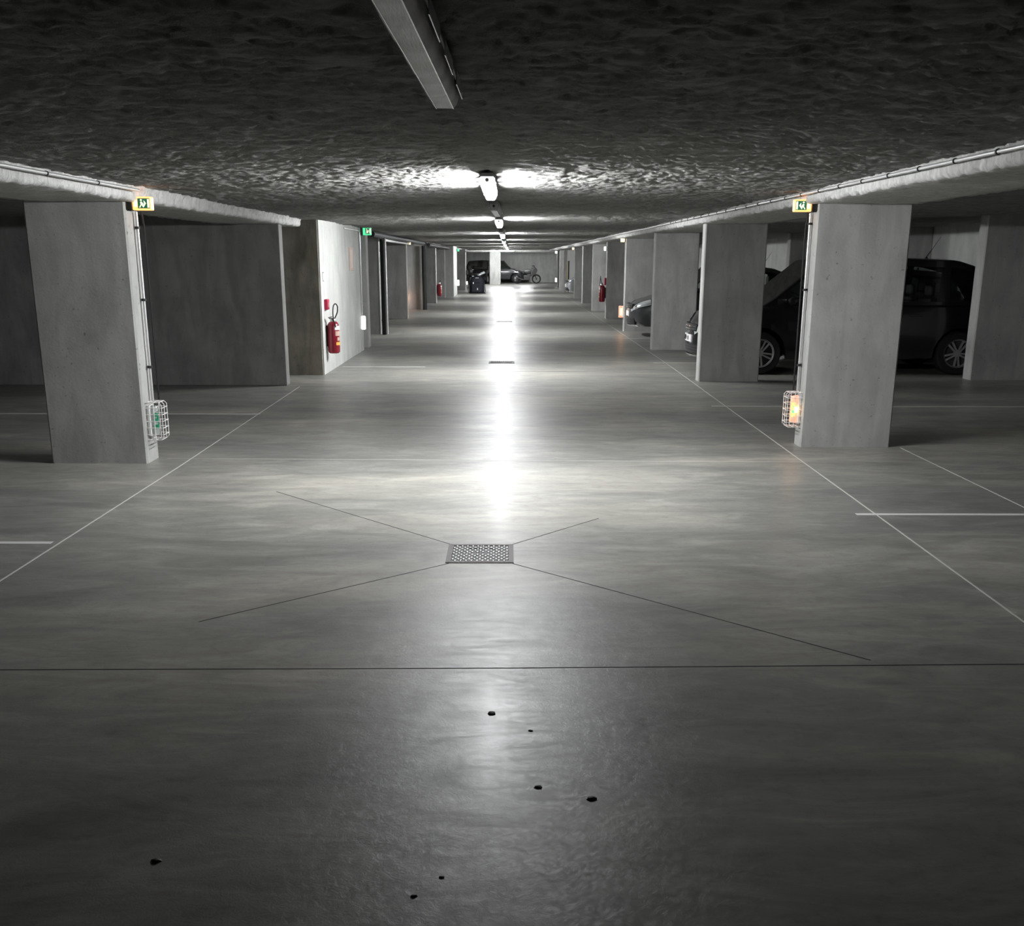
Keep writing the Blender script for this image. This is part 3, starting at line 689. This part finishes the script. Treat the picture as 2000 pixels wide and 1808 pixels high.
def make_car(paint, kind='mpv', plate='', **k):
    c = Car(kind=kind, **k); a = c.a
    e = empty('car')
    xs = sorted(set([round(float(v), 4) for v in list(a * np.sin(np.linspace(-PI / 2, PI / 2, 61))) + [w + d for w in c.wx for d in np.linspace(-c.wr - .06, c.wr + .06, 17)]]))
    xs[0] = -a + .0005; xs[-1] = a - .0005
    mb = MB(); R = [c.ring(x) for x in xs]; n = len(R[0])
    for sg in (1, -1):
        vs = [(x, sg * p[0], p[1]) for x, r in zip(xs, R) for p in r]
        mb.add(vs, [(i * n + j, i * n + j + 1, (i + 1) * n + j + 1, (i + 1) * n + j) for i in range(len(xs) - 1) for j in range(n - 1)])
    # end caps
    body = mb
    # greenhouse
    gx = sorted(set([round(float(v), 3) for v in list(np.linspace(c.roof[0][0], c.roof[0][-1], 40)) + [q for w_ in c.win for q in w_] + list(c.ws) + list(c.rg)]))
    panes = {}
    def col(x):
        zr = lerp(*c.roof, x); zd = lerp(*c.deck, x) - .01; w = c.half(x)
        t = max(0.0, min(1.0, (zr - zd) / (c.H - zd)))
        wb = w * .90; wt = wb - (wb - c.W * .385) * t
        rows = []
        for f in (0, .07, .86, 1.0): rows.append((wb + (wt - wb) * f, zd + (zr - zd) * f))
        rows.append((wt * .93, zr + .012 * t + .006)); rows.append((wt * .5, zr + .028 * t + .006)); rows.append((0, zr + .034 * t + .006))
        return rows
    C = [col(x) for x in gx]
    for i in range(len(gx) - 1):
        xm = (gx[i] + gx[i + 1]) / 2
        wi = [k_ for k_, w_ in enumerate(c.win) if w_[0] < xm < w_[1]]
        for sg in (1, -1):
            for j in range(6):
                q = [(gx[i], sg * C[i][j][0], C[i][j][1]), (gx[i], sg * C[i][j + 1][0], C[i][j + 1][1]), (gx[i + 1], sg * C[i + 1][j + 1][0], C[i + 1][j + 1][1]), (gx[i + 1], sg * C[i + 1][j][0], C[i + 1][j][1])]
                key = None
                if j == 1 and wi: key = ('side_window', wi[0], sg)
                if j in (4, 5):
                    if xm > c.ws[0]: key = ('windshield', 0, 0)
                    elif xm < c.rg[1]: key = ('rear_window', 0, 0)
                (panes.setdefault(key, MB()) if key else body).add(q, [(0, 1, 2, 3)])
    bo = body.build('body', paint, e, smooth=True)
    for key, m in panes.items(): m.build(key[0], 'glass', e, smooth=True)
    # interior seats with headrests
    for sx in (.15, -.75):
        for sy in (-.38, .38):
            st = MB(); st.box(sx - .45, sx + .05, sy - .24, sy + .24, .45, .60); st.box(sx - .50, sx - .38, sy - .23, sy + .23, .55, 1.10); st.box(sx - .50, sx - .42, sy - .12, sy + .12, 1.12, 1.28)
            st.build('seat', 'black', e, bevel=.03)
    # wheels
    for wx in c.wx:
        for sg in (-1, 1):
            w = c.half(wx) - .115; r = c.wr
            t = MB(); t.lathe([(r * .62, -.10), (r * .92, -.105), (r * .985, -.085), (r, -.05), (r, .05), (r * .985, .085), (r * .92, .105), (r * .62, .10)], (0, 0, 0), 'y', 36, cap=False)
            wo = t.build('wheel', 'rubber', e, smooth=True); wo.location = (wx, sg * w, r)
            rm = MB(); yo = sg * .085
            rm.lathe([(r * .66, sg * .104), (r * .60, sg * .09), (r * .60, sg * .06), (r * .60, -sg * .09)], (0, 0, 0), 'y', 36, cap=False)
            rm.lathe([(.001, sg * .098), (r * .16, sg * .096), (r * .18, sg * .07), (.001, sg * .06)], (0, 0, 0), 'y', 20)
            for q in range(5):
                an = q * 2 * PI / 5 + .35
                Rr = Matrix.Rotation(an, 3, 'Y')
                for dv in (-.022, .022):
                    rm.add([Rr @ Vector(p) for p in [(r * .12, sg * .098, -.012 + dv * .6), (r * .12, sg * .098, .012 + dv * .6), (r * .63, sg * .090, .014 + dv * 1.6), (r * .63, sg * .090, -.014 + dv * 1.6),
                                                    (r * .12, sg * .07, -.012 + dv * .6), (r * .12, sg * .07, .012 + dv * .6), (r * .63, sg * .062, .014 + dv * 1.6), (r * .63, sg * .062, -.014 + dv * 1.6)]],
                           [(0, 1, 2, 3), (4, 5, 6, 7), (0, 1, 5, 4), (2, 3, 7, 6), (1, 2, 6, 5), (0, 3, 7, 4)])
            rm.build('rim', 'alloy', wo, smooth=True)
            dk = MB(); dk.lathe([(.001, sg * .04), (r * .60, sg * .04), (r * .6, sg * .03)], (0, 0, 0), 'y', 24); dk.build('brake_disc', 'dkgrey', wo)
    # lamps: patches of the skin pushed out
    def patch(x0_, x1_, v0, v1, sg, off, name, m, nx=8, nv=6):
        vs = []
        for i in range(nx + 1):
            x = x0_ + (x1_ - x0_) * i / nx
            for j in range(nv + 1):
                f = j / nv; v = v0 + (v1 - v0) * f
                y, z = c.surf(x, v); bulge = off * (1 - .6 * abs(2 * i / nx - 1) ** 3) 
                d = Vector((.7, .6, .35)).normalized() if x > 0 else Vector((-.7, .6, .2)).normalized()
                vs.append((x + d.x * bulge, sg * (y + d.y * bulge), z + d.z * bulge))
        return MB().add(vs, [(i * (nv + 1) + j, i * (nv + 1) + j + 1, (i + 1) * (nv + 1) + j + 1, (i + 1) * (nv + 1) + j) for i in range(nx) for j in range(nv)]).build(name, m, e, smooth=2)
    for sg in (-1, 1):
        hl = patch(a - .42, a - .035, 6.35, 8.3, sg, .014, 'headlight', 'headlamp')
        bx = a - .14; yy, zz = c.surf(bx, 7.4)
        MB().lathe([(.001, -.04), (.045, -.03), (.055, 0), (.045, .03), (.001, .04)], (bx + .0, sg * (yy - .02), zz - .03), 'x', 16).build('bulb_reflector', 'chrome', hl, smooth=True)
        patch(-a + .03, -a + .22, 6.2, 8.0, sg, .014, 'tail_light', 'taillamp')
        mr = MB(); mx = a - 1.32; my = c.half(mx)
        mr.lathe([(.001, -.075), (.045, -.065), (.062, -.02), (.062, .04), (.05, .07), (.001, .078)], (mx, sg * (my + .08), c.roof[1][0] + .15), 'y', 14)
        mr.build('mirror', paint, e, smooth=True)
    # grille, plate, lower intake with slats
    def frontstrip(y0, y1, z0, z1, off, name, m, par=e, n_=14, zz=None):
        vs = []
        for z in (z0, z1):
            for i in range(n_ + 1):
                y = y0 + (y1 - y0) * i / n_; vs.append((c.front(y) + off - abs(z - .5) ** 2 * .25, y, z))
        for z in (z0, z1):
            for i in range(n_ + 1):
                y = y0 + (y1 - y0) * i / n_; vs.append((c.front(y) + off - .05 - abs(z - .5) ** 2 * .25, y, z))
        k_ = n_ + 1; fs = [(i, i + 1, k_ + i + 1, k_ + i) for i in range(n_)] + [(2 * k_ + i, 2 * k_ + i + 1, 3 * k_ + i + 1, 3 * k_ + i) for i in range(n_)]
        fs += [(i, i + 1, 2 * k_ + i + 1, 2 * k_ + i) for i in range(n_)] + [(k_ + i, k_ + i + 1, 3 * k_ + i + 1, 3 * k_ + i) for i in range(n_)] + [(0, k_, 3 * k_, 2 * k_), (n_, k_ + n_, 3 * k_ + n_, 2 * k_ + n_)]
        return MB().add(vs, fs).build(name, m, par, smooth=True)
    gr = frontstrip(-.42, .42, .60, .70, .012, 'grille', 'black')
    for z in (.62, .66): frontstrip(-.40, .40, z, z + .012, .020, 'chrome_bar', 'chrome', gr)
    lo = frontstrip(-.52, .52, .26, .40, .010, 'lower_intake', 'black')
    for z in (.29, .33, .37): frontstrip(-.50, .50, z, z + .008, .016, 'slat', 'dkgrey', lo)
    frontstrip(-.62, .62, .225, .245, .016, 'front_lip', 'chrome')
    pl = frontstrip(-.26, .26, .43, .54, .018, 'number_plate', 'plate', n_=2)
    ft = MB(); xq = c.front(.2) + .018 + .008
    def glyph(ch, y, z, s_):
        segs = {'2': [(0, 1, 1, 1), (1, 1, 1, .5), (1, .5, 0, .5), (0, .5, 0, 0), (0, 0, 1, 0)], '1': [(.5, 0, .5, 1)], 'A': [(0, 0, .5, 1), (.5, 1, 1, 0), (.2, .4, .8, .4)], 'B': [(0, 0, 0, 1), (0, 1, 1, .8), (1, .8, 0, .5), (0, .5, 1, .2), (1, .2, 0, 0)], '-': [(.1, .5, .9, .5)], '3': [(0, 1, 1, 1), (1, 1, 1, 0), (0, .5, 1, .5), (0, 0, 1, 0)]}[ch]
        for (p, q, r_, t_) in segs:
            ft.tube([(xq, y + p * s_ * .5, z + q * s_), (xq, y + r_ * s_ * .5, z + t_ * s_)], .006, 6)
    for i, ch in enumerate(plate): glyph(ch, -.17 + i * .075 * (4.4 / max(4, len(plate))), .455, .06)
    if plate: ft.build('plate_text', 'black', pl)
    # rear plate
    rp = MB().box(-a - .012, -a + .03, -.26, .26, .62, .73).build('rear_plate', 'plate', e)
    # roof aerial
    an = MB(); rx = -a + 1.05; rz = lerp(*c.roof, rx) + .03
    an.lathe([(.03, 0), (.022, .015), (.008, .035), (.001, .04)], (rx, 0, rz)); an.tube([(rx, 0, rz + .03), (rx - .06, 0, rz + .12), (rx - .19, 0, rz + .33)], [.006, .004, .002], 6)
    an.build('aerial', 'black', e, smooth=True)
    # door seams and handles
    for sg in (-1, 1):
        for hx in (.15, -.85):
            yy, zz = c.surf(hx, 6.3)
            MB().box(hx - .09, hx + .09, sg * yy - .012, sg * yy + .016, zz - .012, zz + .012).build('door_handle', paint, e, bevel=.006)
    return e
GV = 'parked cars'
# long black car behind the second right pier: nose, side and roof appear in three gaps
A = make_car('carblack', 'mpv', plate='22-1', L=4.62, W=1.80, H=1.665, hood=1.04, belt=1.02)
A.location = (5.10, 16.12, 0); A.rotation_euler = (0, 0, PI); tag(A, 'long black car on the right, roof aerial and wheels showing around the bright pier', 'car', GV)
Bc = make_car('carblack', 'hatch', L=4.0, W=1.74, H=1.50)
Bc.location = (6.2, 18.45, 0); Bc.rotation_euler = (0, 0, PI); tag(Bc, 'black hatchback roof seen behind the bonnet of the long black car', 'car', GV)
Cc = make_car('cargrey', 'hatch', plate='', L=4.0, W=1.70, H=1.50, hood=.92)
Cc.location = (4.68, 23.45, 0); Cc.rotation_euler = (0, 0, PI); tag(Cc, 'dark grey car whose headlamp and nose show between the third and fourth right piers', 'car', GV)
Dc = make_car('carsilver', 'hatch', plate='', L=4.0, W=1.70, H=1.50, hood=.95)
Dc.location = (4.62, 48.0, 0); Dc.rotation_euler = (0, 0, PI); tag(Dc, 'silver car nose far down the right side, catching the light', 'car', GV)
def place(src, x, y, rz, label):
    o = copy_tree(src); o.location = (x, y, 0); o.rotation_euler = (0, 0, rz); return tag(o, label, 'car', GV)
place(Bc, -1.95, 72.45, math.radians(-102), 'black car with glinting headlamps in the far left opening, behind the backpack')
place(Cc, -.55, 75.45, 0, 'dark car in side view right of the middle far pier')

# ------------------------------------------------------------------ motorcycles
def motorcycle(fairing='dkgrey', stripe=None):
    e = empty('motorcycle')
    for x, nm in ((.68, 'front_wheel'), (-.66, 'rear_wheel')):
        wl = MB(); pts = [(x + .27 * math.cos(t), 0, .31 + .27 * math.sin(t)) for t in np.linspace(0, 2 * PI, 28, endpoint=False)]
        wl.tube(pts, .048, 10, closed=True); w_ = wl.build(nm, 'rubber', e, smooth=True)
        s_ = MB(); s_.lathe([(.05, -.05), (.05, .05)], (x, 0, .31), 'y', 14)
        for k in range(6): t = k * PI / 3; s_.tube([(x, 0, .31), (x + .235 * math.cos(t), 0, .31 + .235 * math.sin(t))], .011, 6)
        s_.tube([(x + .232 * math.cos(t), 0, .31 + .232 * math.sin(t)) for t in np.linspace(0, 2 * PI, 24, endpoint=False)], .012, 6, closed=True)
        s_.build('rim', 'dkgrey', w_)
    f = MB()
    for s in (-.07, .07): f.tube([(.68, s, .31), (.45, s, .88), (.42, s, .98)], .02, 8)
    f.build('fork', 'dkgrey', e, smooth=True)
    f = MB(); f.tube([(.42, 0, .86), (-.1, 0, .62), (-.45, 0, .72)], .03, 8); f.tube([(.38, 0, .72), (.12, 0, .30), (-.25, 0, .32), (-.66, 0, .31)], .025, 8); f.build('frame', 'black', e, smooth=True)
    f = MB(); f.box(-.22, .24, -.16, .16, .26, .56); f.build('engine', 'dkgrey', e, bevel=.05)
    f = MB(); f.lathe([(.01, -.32), (.13, -.26), (.17, -.05), (.17, .10), (.11, .26), (.01, .30)], (.10, 0, .80), 'x', 16); f.build('fuel_tank', fairing, e, smooth=True)
    f = MB(); f.prism([(-.85, .92), (-.72, .80), (-.15, .74), (-.10, .82), (-.40, .86), (-.80, .98)], -.12, .12); f.build('seat', 'black', e, bevel=.03)
    f = MB(); f.prism([(.30, .50), (.62, .62), (.74, .92), (.60, 1.06), (.40, .98), (.28, .78)], -.15, .15); fo = f.build('fairing', fairing, e, bevel=.04)
    if stripe: MB().box(.45, .60, -.157, .157, .70, .95).build('stripe', stripe, fo)
    f = MB(); f.prism([(.62, 1.02), (.48, 1.20), (.46, 1.19), (.58, 1.00)], -.11, .11); f.build('windscreen', 'dkgrey', e)
    f = MB(); f.tube([(.36, -.36, .97), (.42, -.2, 1.0), (.42, .2, 1.0), (.36, .36, .97)], .014, 8)
    f.build('handlebar', 'black', e, smooth=True)
    for s in (-1, 1):
        m = MB(); m.tube([(.42, s * .2, 1.0), (.46, s * .30, 1.14)], .007, 6); m.lathe([(.001, -.012), (.06, -.01), (.06, .01), (.001, .012)], (.46, s * .31, 1.17), 'x', 12); m.build('mirror', 'black', e)
    MB().lathe([(.001, -.05), (.07, -.03), (.085, .03), (.001, .05)], (.70, 0, .90), 'x', 16).build('headlight', 'headlamp', e, smooth=True)
    MB().tube([(.1, -.15, .28), (-.3, -.17, .26), (-.75, -.19, .42)], [.025, .035, .045], 10).build('exhaust', 'dkgrey', e, smooth=True)
    return e
mo = motorcycle(); mo.location = (1.28, 72.4, 0); mo.rotation_euler = (0, 0, math.radians(8)); tag(mo, 'dark motorcycle standing right of the far dark car', 'motorcycle')
sc_ = motorcycle('cargrey', 'white'); sc_.location = (-2.62, 66.4, 0); sc_.rotation_euler = (0, 0, math.radians(-62)); tag(sc_, 'small motorcycle with a white stripe parked left of the navy backpack', 'motorcycle')

# ------------------------------------------------------------------ navy backpack on the floor of the aisle
def backpack():
    e = empty('backpack')
    rows = []; n = 28
    for z, wx, wy in ((0, .33, .17), (.04, .37, .20), (.15, .375, .21), (.40, .36, .20), (.58, .33, .185), (.70, .28, .16), (.79, .20, .12), (.84, .10, .07), (.855, .01, .01)):
        rows.append([(wx * abs(math.cos(t)) ** .75 * (1 if math.cos(t) >= 0 else -1), wy * abs(math.sin(t)) ** .75 * (1 if math.sin(t) >= 0 else -1), z) for t in np.linspace(0, 2 * PI, n, endpoint=False)])
    vs = [p for r in rows for p in r]
    fs = [(i * n + k, i * n + (k + 1) % n, (i + 1) * n + (k + 1) % n, (i + 1) * n + k) for i in range(len(rows) - 1) for k in range(n)] + [tuple(range(n))]
    MB().add(vs, fs).build('bag_body', 'navy', e, smooth=2)
    MB().box(-.24, .24, -.26, -.18, .06, .42).build('front_pocket', 'navy', e, bevel=.035, seg=4)
    MB().prism([(-.20, .50), (.20, .50), (.13, .70), (-.13, .70)], -.225, -.13).build('top_pocket', 'navy', e, bevel=.02)
    MB().tube([(-.07, 0, .84), (-.05, 0, .91), (.05, 0, .91), (.07, 0, .84)], .014, 8).build('carry_handle', 'black', e, smooth=True)
    for x, z in ((-.16, .50), (.04, .22)): MB().box(x - .02, x + .02, -.275, -.255 if z < .4 else -.16, z - .045, z + .045).build('reflective_tab', 'reflect', e)
    MB().box(-.06, .10, -.235, -.15, .735, .752).build('logo_strip', 'reflect', e)
    for s in (-1, 1): MB().tube([(s * .30, -.06, .66), (s * .39, -.10, .45), (s * .42, -.06, .10), (s * .38, .0, .05)], .016, 8).build('strap', 'black', e, smooth=True)
    MB().box(-.36, .44, -.20, .18, 0, .035).build('base_panel', 'black', e, bevel=.015)
    return e
bp = backpack(); bp.location = (-1.52, 51.6, 0); tag(bp, 'big navy domed backpack with white tabs standing on the aisle floor', 'backpack')

# white steel door leaf with yellow edge behind the silver car
e = empty('steel_door', (3.30, 53.9, 0)); tag(e, 'white steel door with a yellow edge stripe behind the silver car', 'door')
MB().box(-.28, .30, -.03, .03, .0, 2.08).build('leaf', 'doorwhite', e, bevel=.004)
MB().box(-.30, -.27, -.04, .02, .0, 1.55).build('edge_stripe', 'yellowpaint', e)
MB().box(-.24, -.18, -.045, -.03, .0, 1.55).build('seal', 'black', e)

# ------------------------------------------------------------------ grit lying on the floor
GD = 'bits of dark grit on the foreground floor'
for i, (x, y, s, l) in enumerate([(-.059, 3.548, .013, 'largest black bit of grit below the floor joint'), (.267, 2.916, .012, 'black bit of grit right of the glossy streak'), (-.25, 2.403, .007, 'small black bit of grit near the bottom edge, left of the streak'),
                       (.085, 3.40, .007, 'tiny black bit of grit just right of the largest one'), (.10, 2.99, .010, 'small black bit of grit inside the glossy streak'), (-.18, 2.49, .006, 'tiny bit of grit above the one near the bottom edge'), (-.994, 2.567, .011, 'lone bit of grit in the dark lower left floor')]):
    mb = MB(); vs = []; n = 9
    for z, k in ((0, 1), (.35, .9), (.6, .4)):
        for q in range(n):
            t = 2 * PI * q / n; r = s * k * (.75 + .5 * random.random()); vs.append((x + r * math.cos(t) * 1.3, y + r * math.sin(t), z * s))
    mb.add(vs, [(a_ * n + q, a_ * n + (q + 1) % n, (a_ + 1) * n + (q + 1) % n, (a_ + 1) * n + q) for a_ in range(2) for q in range(n)] + [tuple(range(n)), tuple(2 * n + q for q in range(n))])
    tag(mb.build('grit', 'debris', smooth=True), l, 'debris', GD)
